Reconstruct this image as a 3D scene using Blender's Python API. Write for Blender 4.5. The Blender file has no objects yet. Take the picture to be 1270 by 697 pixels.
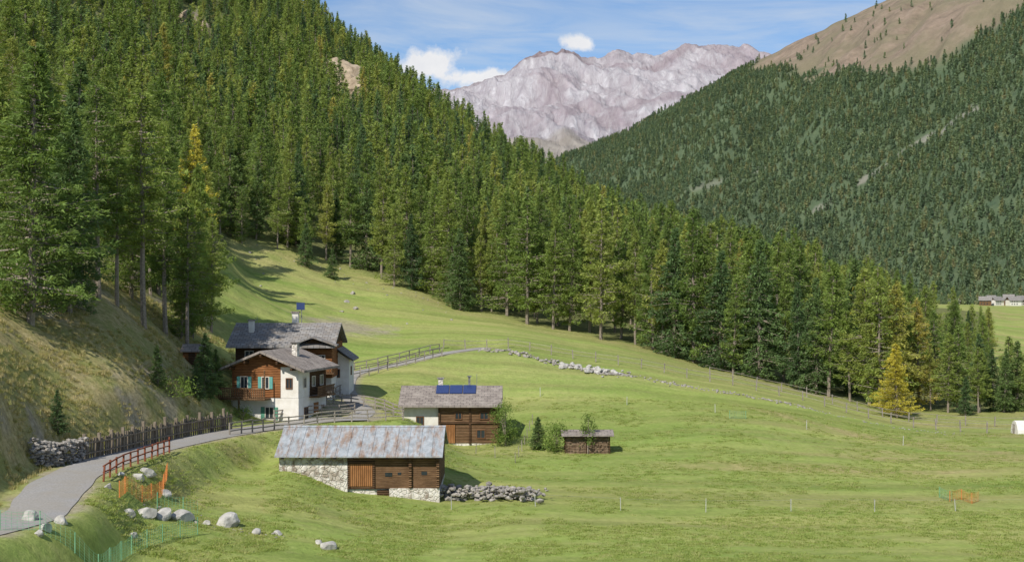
import bpy, math, random
import numpy as np
from mathutils import Vector, Matrix
rng=np.random.RandomState(7); random.seed(7)
F=1764.0; CX=635.0; CY=348.5
scene=bpy.context.scene
# ------------------------------------------------------------------ helpers
def link(o,par=None):
    scene.collection.objects.link(o)
    if par is not None: o.parent=par
    return o
def mesh_obj(name,V,Fc,mats=None,par=None,smooth=False,matidx=None,attrs=None,do_link=True):
    me=bpy.data.meshes.new(name)
    V=np.asarray(V,dtype=float)
    me.from_pydata(V.tolist(),[],Fc if isinstance(Fc,list) else Fc.tolist())
    if mats:
        for m in (mats if isinstance(mats,(list,tuple)) else [mats]): me.materials.append(m)
    if matidx is not None: me.polygons.foreach_set('material_index',np.asarray(matidx,dtype=np.int32))
    if smooth: me.polygons.foreach_set('use_smooth',np.ones(len(me.polygons),dtype=bool))
    if attrs:
        for k,a in attrs.items():
            a=np.asarray(a,dtype=np.float32)
            if a.ndim==1: a=np.stack([a,a,a],1)
            at=me.attributes.new(k,'FLOAT_COLOR','POINT')
            at.data.foreach_set('color',np.concatenate([a,np.ones((len(a),1),np.float32)],1).ravel())
    me.update()
    o=bpy.data.objects.new(name,me)
    if do_link: link(o,par)
    return o
_tab=rng.rand(256,256)
def vn(x,y):
    xi=np.floor(x).astype(int); yi=np.floor(y).astype(int); fx=x-xi; fy=y-yi
    fx=fx*fx*(3-2*fx); fy=fy*fy*(3-2*fy)
    a=_tab[xi&255,yi&255]; b=_tab[(xi+1)&255,yi&255]; c=_tab[xi&255,(yi+1)&255]; d=_tab[(xi+1)&255,(yi+1)&255]
    return (a*(1-fx)+b*fx)*(1-fy)+(c*(1-fx)+d*fx)*fy
def fbm(x,y,o=4,ridge=False):
    s=0;a=1;t=0
    for i in range(o):
        n=vn(x*2**i+17.3*i,y*2**i+9.1*i)
        if ridge: n=1-abs(2*n-1)
        s=s+a*n;t+=a;a*=.5
    return s/t
def sst(a,b,x):
    t=np.clip((x-a)/(b-a),0,1); return t*t*(3-2*t)
def catmull(P,n=8):
    P=[np.array(p,float) for p in P]; P=[2*P[0]-P[1]]+P+[2*P[-1]-P[-2]]
    out=[]
    for i in range(1,len(P)-2):
        for k in range(n):
            t=k/n
            out.append(.5*((2*P[i])+(-P[i-1]+P[i+1])*t+(2*P[i-1]-5*P[i]+4*P[i+1]-P[i+2])*t*t+(-P[i-1]+3*P[i]-3*P[i+1]+P[i+2])*t**3))
    out.append(P[-2]); return np.array(out)
def sv(px,py,d): return ((px-CX)/F*d, d, (CY-py)/F*d)
# ------------------------------------------------------------------ materials
class M:
    def __init__(s,name,rough=.9,spec=.15):
        s.m=bpy.data.materials.new(name); s.m.use_nodes=True; s.nt=s.m.node_tree
        s.b=s.nt.nodes['Principled BSDF']; s.b.inputs['Roughness'].default_value=rough
        s.b.inputs['Specular IOR Level'].default_value=spec
        s.tc=s.nt.nodes.new('ShaderNodeTexCoord').outputs['Object']
    def set(s,inp,v):
        if hasattr(v,'is_output'): s.nt.links.new(v,inp)
        elif isinstance(v,(tuple,list)) and len(v)==3 and inp.type=='RGBA': inp.default_value=(*v,1)
        else: inp.default_value=v
    def map(s,scale,vec=None,rot=(0,0,0)):
        n=s.nt.nodes.new('ShaderNodeMapping'); s.set(n.inputs['Vector'],vec or s.tc); n.inputs['Scale'].default_value=scale; n.inputs['Rotation'].default_value=rot
        return n.outputs[0]
    def noise(s,scale,detail=4,rough=.55,vec=None,dist=0):
        n=s.nt.nodes.new('ShaderNodeTexNoise'); s.set(n.inputs['Vector'],vec or s.tc)
        n.inputs['Scale'].default_value=scale;n.inputs['Detail'].default_value=detail;n.inputs['Roughness'].default_value=rough;n.inputs['Distortion'].default_value=dist
        return n.outputs['Fac']
    def vor(s,scale,feat='F1',out='Distance',vec=None):
        n=s.nt.nodes.new('ShaderNodeTexVoronoi'); n.feature=feat; s.set(n.inputs['Vector'],vec or s.tc); n.inputs['Scale'].default_value=scale
        return n.outputs[out]
    def wave(s,scale,axis='Z',dist=1,vec=None,prof='SIN'):
        n=s.nt.nodes.new('ShaderNodeTexWave'); n.bands_direction=axis; n.wave_profile=prof; s.set(n.inputs['Vector'],vec or s.tc); n.inputs['Scale'].default_value=scale; n.inputs['Distortion'].default_value=dist; n.inputs['Detail Scale'].default_value=2
        return n.outputs['Fac']
    def ramp(s,f,stops):
        n=s.nt.nodes.new('ShaderNodeValToRGB'); s.set(n.inputs[0],f); e=n.color_ramp.elements
        while len(e)<len(stops): e.new(.5)
        for i,(p,c) in enumerate(stops):
            e[i].position=p; e[i].color=(*c,1) if isinstance(c,(tuple,list)) else (c,c,c,1)
        return n.outputs[0]
    def mix(s,f,a,b,blend='MIX'):
        n=s.nt.nodes.new('ShaderNodeMix'); n.data_type='RGBA'; n.blend_type=blend
        s.set(n.inputs[0],f); s.set(n.inputs[6],a); s.set(n.inputs[7],b); return n.outputs[2]
    def math(s,op,a,b=0.):
        n=s.nt.nodes.new('ShaderNodeMath'); n.operation=op; s.set(n.inputs[0],a); s.set(n.inputs[1],b); return n.outputs[0]
    def attr(s,name,ch=None):
        n=s.nt.nodes.new('ShaderNodeAttribute'); n.attribute_name=name
        if ch is None: return n.outputs['Color']
        q=s.nt.nodes.new('ShaderNodeSeparateColor'); s.set(q.inputs[0],n.outputs['Color']); return q.outputs[ch]
    def rnd(s): return s.nt.nodes.new('ShaderNodeObjectInfo').outputs['Random']
    def bump(s,h,st=.5,dist=.1):
        n=s.nt.nodes.new('ShaderNodeBump'); n.inputs['Strength'].default_value=st; n.inputs['Distance'].default_value=dist; s.set(n.inputs['Height'],h); s.set(s.b.inputs['Normal'],n.outputs[0])
    def col(s,c): s.set(s.b.inputs['Base Color'],c); return s.m
def simple(name,c1,c2,scale=2,bump=.3,rough=.9,bd=.05,stretch=(1,1,1),spec=.15):
    m=M(name,rough,spec); v=m.map(stretch); n=m.noise(scale,5,.6,v)
    if bump: m.bump(n,bump,bd)
    return m.col(m.ramp(n,[(.3,c1),(.7,c2)]))
def foliage(name,stops,trans=.38,hue=None):
    m=M(name,.75,.12); c=m.ramp(m.rnd(),stops)
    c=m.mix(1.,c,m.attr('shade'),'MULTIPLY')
    m.col(c)
    nt=m.nt; t=nt.nodes.new('ShaderNodeBsdfTranslucent'); m.set(t.inputs[0],m.mix(1.,c,(1.25,1.2,.75),'MULTIPLY'))
    x=nt.nodes.new('ShaderNodeMixShader'); x.inputs[0].default_value=trans
    nt.links.new(m.b.outputs[0],x.inputs[1]); nt.links.new(t.outputs[0],x.inputs[2])
    nt.links.new(x.outputs[0],nt.nodes['Material Output'].inputs[0]); return m.m
fol_larch=foliage('larch_needles',[(0,(.14,.205,.055)),(.4,(.19,.26,.066)),(.8,(.25,.305,.078)),(.97,(.31,.335,.085)),(1,(.38,.34,.09))],.42)
fol_spruce=foliage('spruce_needles',[(0,(.085,.14,.06)),(.5,(.115,.18,.07)),(1,(.155,.22,.07))])
fol_far=foliage('hazed_far_needles',[(0,(.11,.165,.10)),(.5,(.145,.205,.11)),(.85,(.19,.24,.115)),(1,(.26,.255,.125))],.25)  # paler, bluish greens: distance haze is put into the needle colour
fol_gold=foliage('golden_larch_needles',[(0,(.46,.42,.07)),(1,(.52,.46,.08))])
fol_leaf=foliage('shrub_leaves',[(0,(.14,.21,.05)),(1,(.19,.27,.06))])
bark=simple('bark',(.15,.12,.09),(.34,.29,.24),6,.5)
bark_far=simple('bark_grey',(.12,.1,.08),(.2,.18,.15),6,0)
def wood(name,c1,c2,c3,axis='Z',sc=2.2):
    m=M(name,.85,.1)
    st=(1,1,12) if axis=='Z' else (12,12,1)
    n=m.noise(1.2,5,.65,m.map(st)); w=m.wave(sc,axis,.3)
    big=m.noise(.7,3)
    c=m.ramp(n,[(.25,c1),(.55,c2),(.8,c3)])
    c=m.mix(m.math('MULTIPLY',m.ramp(w,[(0,1.),(.22,0.)]),.75),c,tuple(k*.25 for k in c1))
    c=m.mix(1.,c,m.ramp(big,[(.3,.7),(.7,1.15)]),'MULTIPLY')
    m.bump(w,.8,.05); return m.col(c)
wood_old=wood('weathered_timber',(.09,.052,.03),(.22,.13,.07),(.36,.24,.15))
wood_red=wood('larch_timber',(.15,.06,.028),(.32,.14,.055),(.42,.21,.1))
wood_dark=wood('dark_timber',(.05,.03,.018),(.12,.07,.04),(.19,.12,.075))
wood_plank=wood('door_planks',(.2,.085,.03),(.36,.17,.07),(.42,.23,.11),'X')
wood_grey=simple('grey_fence_wood',(.14,.12,.1),(.38,.34,.29),3,.4,stretch=(4,4,1))
wood_fence_red=simple('red_fence_wood',(.16,.05,.03),(.26,.09,.05),3,.3)
def whitewash(name,amt):
    m=M(name,.95,.05); n=m.noise(1.1,6,.7); v=m.vor(3.2,'F1','Color'); e=m.vor(3.2,'DISTANCE_TO_EDGE')
    hs=m.nt.nodes.new('ShaderNodeRGBToBW'); m.set(hs.inputs[0],v)
    stone=m.ramp(hs.outputs[0],[(.2,(.24,.19,.15)),(.5,(.38,.33,.27)),(.8,(.52,.48,.42))])
    stone=m.mix(m.ramp(e,[(.0,1.),(.06,0.)]),stone,(.36,.32,.27))
    pl=m.ramp(m.noise(3,6,.7),[(.3,(.5,.46,.4)),(.5,(.66,.62,.56)),(.7,(.78,.75,.69))])
    m.bump(m.math('ADD',m.ramp(e,[(0,0.),(.12,1.)]),m.noise(8,3)),.7,.08)
    return m.col(m.mix(m.ramp(n,[(amt-.05,0.),(amt+.05,1.)]),pl,stone))
ww_wall=whitewash('whitewashed_rubble',.54); ww_mix=whitewash('half_plastered_rubble',.5)
plaster=simple('white_plaster',(.6,.565,.5),(.76,.735,.69),1.4,.2)
glass=simple('window_glass',(.02,.025,.03),(.04,.05,.06),1,0,.15,spec=.5)
frame_w=simple('window_frame',(.55,.5,.42),(.65,.6,.52),3,0)
frame_b=simple('brown_frame',(.12,.06,.03),(.2,.1,.05),3,0)
shut_t=simple('turquoise_shutter',(.1,.3,.27),(.14,.38,.34),5,.1)
shut_g=simple('green_shutter',(.07,.2,.14),(.11,.28,.2),5,.1)
solar=M('solar_panel',.2,.6); solar=solar.col(solar.mix(solar.math('MULTIPLY',solar.ramp(solar.wave(3.,'X',0),[(0,1.),(.08,0.)]),.5),(.012,.03,.13),(.25,.3,.4)))
iron=simple('grey_iron',(.12,.12,.12),(.25,.25,.25),4,0,.5)
def roofmetal():
    m=M('rusty_sheet_metal',.6,.3)
    n=m.noise(.9,6,.7,m.map((2.2,.35,1))); n2=m.noise(2.5,5,.7,m.map((1,.5,1))); 
    base=m.ramp(n2,[(.3,(.26,.29,.31)),(.7,(.5,.53,.56))])
    c=m.mix(m.ramp(n,[(.46,0.),(.64,.9)]),base,m.ramp(n2,[(.3,(.2,.12,.08)),(.7,(.4,.28,.2))]))
    w=m.wave(4.2,'X',0); m.bump(w,.6,.04); return m.col(c)
roof_metal=roofmetal()
def roofstone(name,c1,c2,c3):
    m=M(name,.85,.2)
    b=m.nt.nodes.new('ShaderNodeTexBrick'); m.set(b.inputs['Vector'],m.tc); b.inputs['Scale'].default_value=1
    b.inputs['Brick Width'].default_value=.55; b.inputs['Row Height'].default_value=.36; b.inputs['Mortar Size'].default_value=.022
    m.set(b.inputs['Color1'],c1);m.set(b.inputs['Color2'],c2);m.set(b.inputs['Mortar'],(.07,.065,.06)); b.inputs['Bias'].default_value=0
    n=m.noise(1.3,6,.7); c=m.mix(m.ramp(n,[(.45,0.),(.7,.8)]),b.outputs['Color'],c3)
    m.bump(b.outputs['Fac'],-.6,.05); return m.col(c)
roof_stone=roofstone('stone_slab_roof',(.2,.19,.185),(.32,.31,.3),(.22,.18,.14))
roof_brown=roofstone('brown_slab_roof',(.2,.17,.15),(.29,.25,.225),(.36,.32,.28))
rock=simple('granite',(.17,.155,.14),(.42,.39,.35),2.2,.8,bd=.15)
rock_w=simple('pale_granite',(.26,.25,.23),(.58,.56,.52),1.6,.8,bd=.1)
rock_c=simple('cliff_rock',(.2,.15,.1),(.5,.41,.3),.35,.8,bd=.8)
gravel=M('gravel_road',.95,.1); _n=gravel.noise(9,5,.7); _b=gravel.noise(.35,4,.6)
gravel.bump(_n,.5,.05)
gravel.col(gravel.mix(gravel.ramp(_b,[(.35,0.),(.7,.7)]),gravel.ramp(_n,[(.3,(.22,.215,.21)),(.7,(.39,.38,.37))]),(.3,.27,.22)))
gravel=gravel.m
# ------------------------------------------------------------------ terrain function
C=[(0,697,66),(-300,560,66),(130,697,72),(300,697,77),(640,697,80),(1270,697,80),(1700,697,80),(-300,640,55),
(85,592,83),(60,615,77),(40,637,72),(130,572,90),(200,553,101),(280,537,112),(340,528,118),(430,519,122),(500,518,123),
(150,660,77),(250,642,86),(250,592,98),(330,577,107),(348,575,104),(545,624,102),(430,604,103),(450,650,92),(640,645,94),
(640,600,110),(560,553,132),(620,560,128),(730,565,126),(900,600,112),(1270,600,112),(1700,600,112),(1270,568,128),(1000,560,129),
(1000,507,155),(1270,541,148),(1700,541,148),(640,500,148),(640,440,165),(780,466,160),(780,520,142),(900,488,157),
(470,450,160),(430,468,152),(550,438,165),(420,400,185),(480,415,180),(300,342,205),(350,400,170),(440,500,131),(400,495,133),(520,475,150),(330,482,140),(320,515,125),(480,520,128),
(280,290,228),(330,302,230),(430,335,235),(500,357,225),(560,381,218),(700,412,205),(870,452,192),(1000,485,182),(1110,509,176),(1220,512,175),(1700,510,175),
(0,597,75),(60,572,86),(0,500,84),(0,405,99),(100,535,95),(100,425,108),(130,378,118),(200,432,122),(200,520,106),(250,485,121),(250,430,140),(250,352,170),(270,303,200),(200,335,160),(100,320,140),(0,330,125),(-300,300,110),(-300,450,80),
(0,150,220),(-300,0,250),(100,200,230),(200,230,260),(280,210,300),(430,250,300),(430,180,400),(430,110,560),(400,45,720),(250,50,560),(100,0,480),(0,0,400),(-300,-150,420),(250,-60,720),
(560,310,290),(560,235,400),(560,165,640),(640,220,600),(700,258,520),(700,335,300),(700,295,400),(800,385,250),(800,330,400),(800,300,600),(870,355,400),(1000,392,300),(1000,372,500),(1110,400,400),(1220,420,400),(1270,428,350),(1700,428,350),
(400,70,1000),(560,215,900),(700,310,900),(1000,366,1000),(1270,388,1000),(1240,379,1400),(1240,402,700),(1700,402,700),(700,362,2500),(1270,365,2500),(-300,-100,1000),(-300,200,2500),(480,108,690)]
CW=[sv(*c) for c in C]+[(0,10,-4.5),(0,40,-11.5),(-20,40,-10.5),(25,40,-12),(-30,12,-5),(30,12,-5)]
CW=np.array(CW)
def tpsP(x,y): return np.stack([3.0*x/y,np.log(y)],-1)
_P=tpsP(CW[:,0],CW[:,1]); _v=CW[:,2]/CW[:,1]
def _k(r2): return .5*r2*np.log(r2+1e-12)
NCP=len(_P); D=((_P[:,None]-_P[None])**2).sum(-1)
A=np.zeros((NCP+3,NCP+3)); A[:NCP,:NCP]=_k(D)+np.eye(NCP)*4e-4; A[:NCP,NCP]=1;A[:NCP,NCP+1:]=_P;A[NCP,:NCP]=1;A[NCP+1:,:NCP]=_P.T
_w=np.linalg.solve(A,np.concatenate([_v,[0,0,0]]))
def Hraw(x,y):
    x=np.asarray(x,float);y=np.asarray(y,float); sh=x.shape; x=x.ravel();y=y.ravel(); out=np.empty(len(x))
    for i in range(0,len(x),40000):
        Q=tpsP(x[i:i+40000],y[i:i+40000]); r=((Q[:,None]-_P[None])**2).sum(-1)
        out[i:i+40000]=_k(r)@_w[:NCP]+_w[NCP]+Q@_w[NCP+1:]
    return (out*y).reshape(sh)
road_c=catmull([sv(-250,700,54),sv(-120,680,61),sv(-20,655,67),sv(40,637,72),sv(60,615,77),sv(85,592,83),sv(130,572,90),sv(200,553,101),sv(280,537,112),sv(340,528,119),sv(400,520,122),sv(450,518,124)],14)
path_c=catmull([sv(440,519,124),sv(452,510,128),sv(438,496,134),sv(428,480,144),sv(440,463,155),sv(490,452,160),sv(550,438,166),sv(600,431,172)],12)
def dist_to(line,x,y):
    bd=np.full(x.shape,1e9); bz=np.zeros(x.shape)
    for p in line:
        d=(x-p[0])**2+(y-p[1])**2; m=d<bd; bd=np.where(m,d,bd); bz=np.where(m,p[2],bz)
    return np.sqrt(bd),bz
def H(x,y):
    x=np.asarray(x,float);y=np.asarray(y,float)
    z=Hraw(x,y)
    far=sst(200,450,y)
    z=z+(fbm(x/9,y/9,3)-.5)*.45*(1-far)+(fbm(x/45+3,y/45,4)-.5)*9*far*(1-sst(900,1400,y))
    hs=sst(-14,-24,x)*sst(-13,-9,z)*(1-far); z=z+(fbm(x/3,y/3,3)-.5)*.6*hs
    for line,hw in ((road_c,2.3),(path_c,1.3)):
        d,rz=dist_to(line,x,y); w=1-sst(hw,hw+2.6,d); z=z*(1-w)+(rz-.07)*w
    return z
def h1(x,y): return float(H(np.array([x]),np.array([y]))[0])
ys=np.concatenate([np.geomspace(12,60,26)[:-1],np.linspace(60,250,330)[:-1],np.geomspace(250,800,170)[:-1],np.geomspace(800,3600,60)])
us=np.concatenate([np.linspace(-.8,-.41,30)[:-1],np.linspace(-.41,.41,440),np.linspace(.41,.8,30)[1:]])
U,Y=np.meshgrid(us,ys); X=U*Y
Z=H(X,Y)
def grid_faces(r,c):
    i=np.arange(r*c).reshape(r,c); return np.stack([i[:-1,:-1],i[:-1,1:],i[1:,1:],i[1:,:-1]],-1).reshape(-1,4)
TLp=np.array([-500,-60,0,100,200,250,275,290,330,430,500,560,700,870,1000,1110,1180,1225,1300,1700],float)
TLd=np.array([155,122,112,119,131,150,200,226,231,236,226,219,206,193,183,177,175,176,180,190],float)
def treeline(x,y): return np.interp(CX+F*x/y,TLp,TLd)
TL=treeline(X,Y)
PX=CX+F*X/Y; PY=CY-F*Z/Y
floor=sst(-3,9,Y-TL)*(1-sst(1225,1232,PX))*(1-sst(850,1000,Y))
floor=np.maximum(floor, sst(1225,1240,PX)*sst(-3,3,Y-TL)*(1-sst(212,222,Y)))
dry=sst(285,215,PX+ (fbm(X/4,Y/4,3)-.5)*60)*sst(-12.2,-10.6,Z)
edge=(1-sst(0,14,np.abs(Y-TL+4)))*.55*(PX>270)
stripe=.75*sst(.5,.72,fbm(X/26,Y/5+4,3))*sst(650,950,PX)*sst(112,120,Y)
pb=np.abs(Y-(149-(PX-930)*.052)+(fbm(X/7,Y/7,3)-.5)*6); stripe=np.maximum(stripe,.8*(1-sst(.5,2.6,pb))*sst(900,960,PX)*(1-sst(1240,1290,PX)))
bank=.55*sst(.42,.62,fbm(X/3.,Y/3.,4))*(PX<330)*sst(78,84,Y)*(Y<118)
dry=np.clip(np.maximum(np.maximum(dry,bank),np.maximum(edge,stripe)),0,1)
d1,_=dist_to(road_c,X,Y); d2,_=dist_to(path_c,X,Y)
dirt=np.maximum((1-sst(1.5,2.6,d1+ (fbm(X*.9,Y*.9,2)-.5)*1.6)),(1-sst(.9,1.9,d2)))*.8
pt=sv(430,405,182)
dirt=np.maximum(dirt,(1-sst(2,6,np.hypot((X-pt[0])*.7,(Y-pt[1])*.8)+(fbm(X/1.5,Y/1.5,3)-.5)*5))*.8)
yard=sv(430,500,131); dirt=np.maximum(dirt,(1-sst(2,6,np.hypot(X-yard[0],Y-yard[1])+(fbm(X/1.5,Y/1.5,3)-.5)*4))*.7)
dirt=np.maximum(dirt,dry*(PX<290)*(Z>-11)*sst(.6,.74,fbm(X/2.2,Y/3.,4))*.7)
t=M('grass_terrain',.95,.05)
R_,G_,B_=t.attr('mask',0),t.attr('mask',1),t.attr('mask',2)
n1=t.noise(.035,4,.6); n2=t.noise(.25,6,.7); n3=t.noise(2.2,6,.8); n4=t.noise(.09,5,.65,t.map((.25,1.6,1))); n5=t.noise(.9,5,.7); n6=t.noise(1.,3,.5,t.map((.02,.42,.1),rot=(0,0,.06)))
c=t.ramp(n1,[(.3,(.215,.30,.072)),(.7,(.285,.34,.09))])
c=t.mix(t.ramp(n4,[(.4,0.),(.66,.9)]),c,(.37,.365,.135))
c=t.mix(t.ramp(n2,[(.5,0.),(.75,.35)]),c,(.18,.26,.06))
c=t.mix(t.ramp(n5,[(.5,0.),(.75,.4)]),c,(.4,.38,.17))
c=t.mix(1.,c,t.ramp(n6,[(.38,.86),(.6,1.08)]),'MULTIPLY')
dg=t.ramp(n3,[(.3,(.23,.205,.085)),(.5,(.37,.31,.145)),(.72,(.5,.42,.24))])
dg=t.mix(t.ramp(n2,[(.42,0.),(.6,.8)]),dg,(.24,.26,.08))
c=t.mix(t.math('MULTIPLY',R_,1.),c,dg)
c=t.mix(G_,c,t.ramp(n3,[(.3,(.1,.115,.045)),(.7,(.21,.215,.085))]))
c=t.mix(B_,c,t.ramp(n3,[(.3,(.26,.22,.16)),(.7,(.44,.38,.3))]))
c=t.mix(1.,c,t.ramp(n3,[(.28,.74),(.72,1.2)]),'MULTIPLY')
t.bump(t.math('ADD',n3,t.math('MULTIPLY',n2,2.)),.6,.25)
terrain_m=t.col(c)
mesh_obj('ground_terrain',np.stack([X.ravel(),Y.ravel(),Z.ravel()],1),grid_faces(*X.shape),terrain_m,smooth=True,
   attrs={'mask':np.stack([dry.ravel(),floor.ravel(),dirt.ravel()],1)})
def ribbon(name,line,hw,mat,lift=.0):
    T=np.gradient(line[:,:2],axis=0); T/=np.linalg.norm(T,axis=1)[:,None]; N=np.stack([-T[:,1],T[:,0]],1)
    V=[];k=7; ph=np.arange(len(line))
    for j in range(k):
        s=(j/(k-1)*2-1)
        wob=hw*(1+.05*np.sin(ph*.23+j)+.03*np.sin(ph*.51+2*j)) if j in (0,k-1) else hw
        p=line[:,:2]+N*(s*np.ones(len(line))*wob)[:,None]; V.append(np.concatenate([p,(line[:,2]+.05*(1-s*s)-.03)[:,None]],1))
    V=np.stack(V,1).reshape(-1,3); V[:,2]+=lift
    mesh_obj(name,V,grid_faces(len(line),k),mat,smooth=True)
ribbon('gravel_road',road_c,1.7,gravel); ribbon('foot_path',path_c,.95,gravel)
# ------------------------------------------------------------------ right forested mountain
pxs=np.linspace(560,1750,420); tt=np.concatenate([np.linspace(0,1,230),np.linspace(1,1.3,14)[1:]])
ridge_py=np.interp(pxs,[560,690,760,860,900,940,1000,1050,1110,1270,1500,1750],[270,203,172,118,97,76,46,22,-4,-85,-190,-280])
ridge_d=np.interp(pxs,[560,690,860,1050,1270,1750],[4900,4500,4150,3800,3400,3100])
foot_d=np.interp(pxs,[560,690,900,1170,1270,1750],[3300,2900,2200,1750,1600,1450])
S,Tt=np.meshgrid(pxs,tt); RD=np.interp(S,pxs,ridge_d);FD=np.interp(S,pxs,foot_d);RZ=(CY-np.interp(S,pxs,ridge_py))/F*RD
dd=FD+(RD-FD)*Tt; xx=(S-CX)/F*dd; tc_=np.minimum(Tt,1)
zz=-40+(RZ+40)*(tc_**1.05) - np.maximum(Tt-1,0)*600
env=np.clip(np.sin(np.pi*np.clip(Tt,0,1)),0,1)**.7
diag=xx*.8-dd*.45
zz+=env*((fbm(xx/420+5,dd/420,4,True)-.5)*120+(fbm(diag/190,(xx+dd)/1300,3,True)-.55)*130)+(fbm(xx/60,dd/60,3)-.5)*14*np.clip(Tt*6,0,1)
RMx,RMy,RMz=xx,dd,zz
mpx=CX+F*xx/dd; mpy=CY-F*zz/dd
bl=np.interp(mpx,[800,880,940,1000,1090,1160,1230,1270,1400,1750],[-100,70,88,98,98,84,40,14,-60,-200])
brown=sst(9,-9,mpy-bl+(fbm(xx/90,dd/90,4)-.5)*40)
def seg(px,py,ax,ay,bx,by):
    t_=np.clip(((px-ax)*(bx-ax)+(py-ay)*(by-ay))/((bx-ax)**2+(by-ay)**2),0,1); return np.hypot(px-ax-t_*(bx-ax),py-ay-t_*(by-ay))
scree=.8*(1-sst(1,4.5,seg(mpx,mpy,1010,262,1212,134)+(fbm(xx/40,dd/40,3)-.5)*11))
scree=np.maximum(scree,.4*(1-sst(0,3,seg(mpx,mpy,850,238,1000,195)+(fbm(xx/30,dd/30,3)-.5)*12)))
m=M('hazed_mountain_slope',.95,.05)  # slope colours below include painted distance haze, no real atmosphere
n1=m.noise(.006,6,.65); n2=m.noise(.03,7,.75)
c=m.ramp(n2,[(.3,(.065,.10,.06)),(.7,(.12,.155,.085))])
br=m.ramp(n2,[(.3,(.16,.13,.10)),(.5,(.245,.19,.145)),(.72,(.34,.265,.21))]); br=m.mix(m.ramp(n1,[(.42,0.),(.6,.7)]),br,(.19,.175,.11))
c=m.mix(m.attr('mask',0),c,br); c=m.mix(m.attr('mask',1),c,m.ramp(n2,[(.3,(.19,.185,.15)),(.7,(.34,.32,.28))]))
m.bump(n2,.8,10); mm=m.col(c)
mesh_obj('forested_mountain',np.stack([xx.ravel(),dd.ravel(),zz.ravel()],1),grid_faces(*xx.shape),mm,smooth=True,attrs={'mask':np.stack([brown.ravel(),scree.ravel(),0*scree.ravel()],1)})
RMb,RMs,RMt=brown,scree,Tt
# ------------------------------------------------------------------ rocky mountain
pxs=np.linspace(330,1200,620); tt=np.concatenate([np.linspace(0,1,300),np.linspace(1,1.25,16)[1:]])
rp=np.interp(pxs,[330,480,540,570,620,645,665,690,700,712,720,735,752,765,785,810,850,880,935,1000,1200],[170,130,114,112,98,80,68,64,62,65,72,73,67,62,68,71,61,66,73,95,120])
rp=rp+(fbm(pxs/11,pxs*0+3,4)-.5)*6
S,Tt=np.meshgrid(pxs,tt); RD=9000.;FD=5200.
dd=FD+(RD-FD)*Tt; xx=(S-CX)/F*dd; RZ=(CY-np.interp(S,pxs,rp))/F*RD; FZ=(CY-235)/F*FD
zz=FZ+(RZ-FZ)*np.minimum(Tt,1)**1.2-np.maximum(Tt-1,0)*1800
env=np.clip(np.sin(np.pi*np.clip(Tt,0,1)**1.3),0,1)**.6
qx=xx*.85+dd*.3; qy=dd*.85-xx*.3
zz+=env*((fbm(qx/800+2,qy/2600,4,True)-.5)*480+(fbm(qx/260,qy/900,5,True)-.55)*170)+ (fbm(xx/70,dd/110,4,True)-.5)*36*np.clip(Tt*4,0,1)
m=M('hazed_bare_rock',.95,.05)  # rock tones paled towards lilac, aerial haze painted into the colour
n1=m.noise(.0013,8,.68,m.map((1,.55,1.4)),1.2); n2=m.noise(.008,9,.8,m.map((2.2,.35,.6),rot=(0,0,.35)),.8)
c=m.ramp(n2,[(.30,(.345,.31,.345)),(.43,(.43,.395,.425)),(.55,(.53,.505,.53)),(.66,(.7,.69,.71))])
c=m.mix(m.ramp(n1,[(.46,0.),(.56,.75)]),c,m.ramp(n2,[(.3,(.28,.225,.25)),(.5,(.36,.30,.325)),(.7,(.46,.405,.425))]))
c=m.mix(m.attr('mask',0),c,m.ramp(n2,[(.3,(.32,.29,.24)),(.7,(.44,.4,.34))]))
c=m.mix(m.attr('mask',1),c,m.ramp(n2,[(.3,(.22,.165,.175)),(.7,(.33,.265,.27))]))
m.bump(n2,.8,50); rmm=m.col(c)
low=.8*(1-sst(.1,.22,Tt+(fbm(xx/300,dd/300,4)-.5)*.3))
topd=sst(.84,.95,Tt+(fbm(xx/150,dd/150,3)-.5)*.2)*np.interp(S,[330,600,660,715,740,1200],[.6,.5,.95,.8,.15,.1])
mesh_obj('rocky_mountain',np.stack([xx.ravel(),dd.ravel(),zz.ravel()],1),grid_faces(*xx.shape),rmm,smooth=True,attrs={'mask':np.stack([low.ravel(),topd.ravel(),0*low.ravel()],1)})
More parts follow.
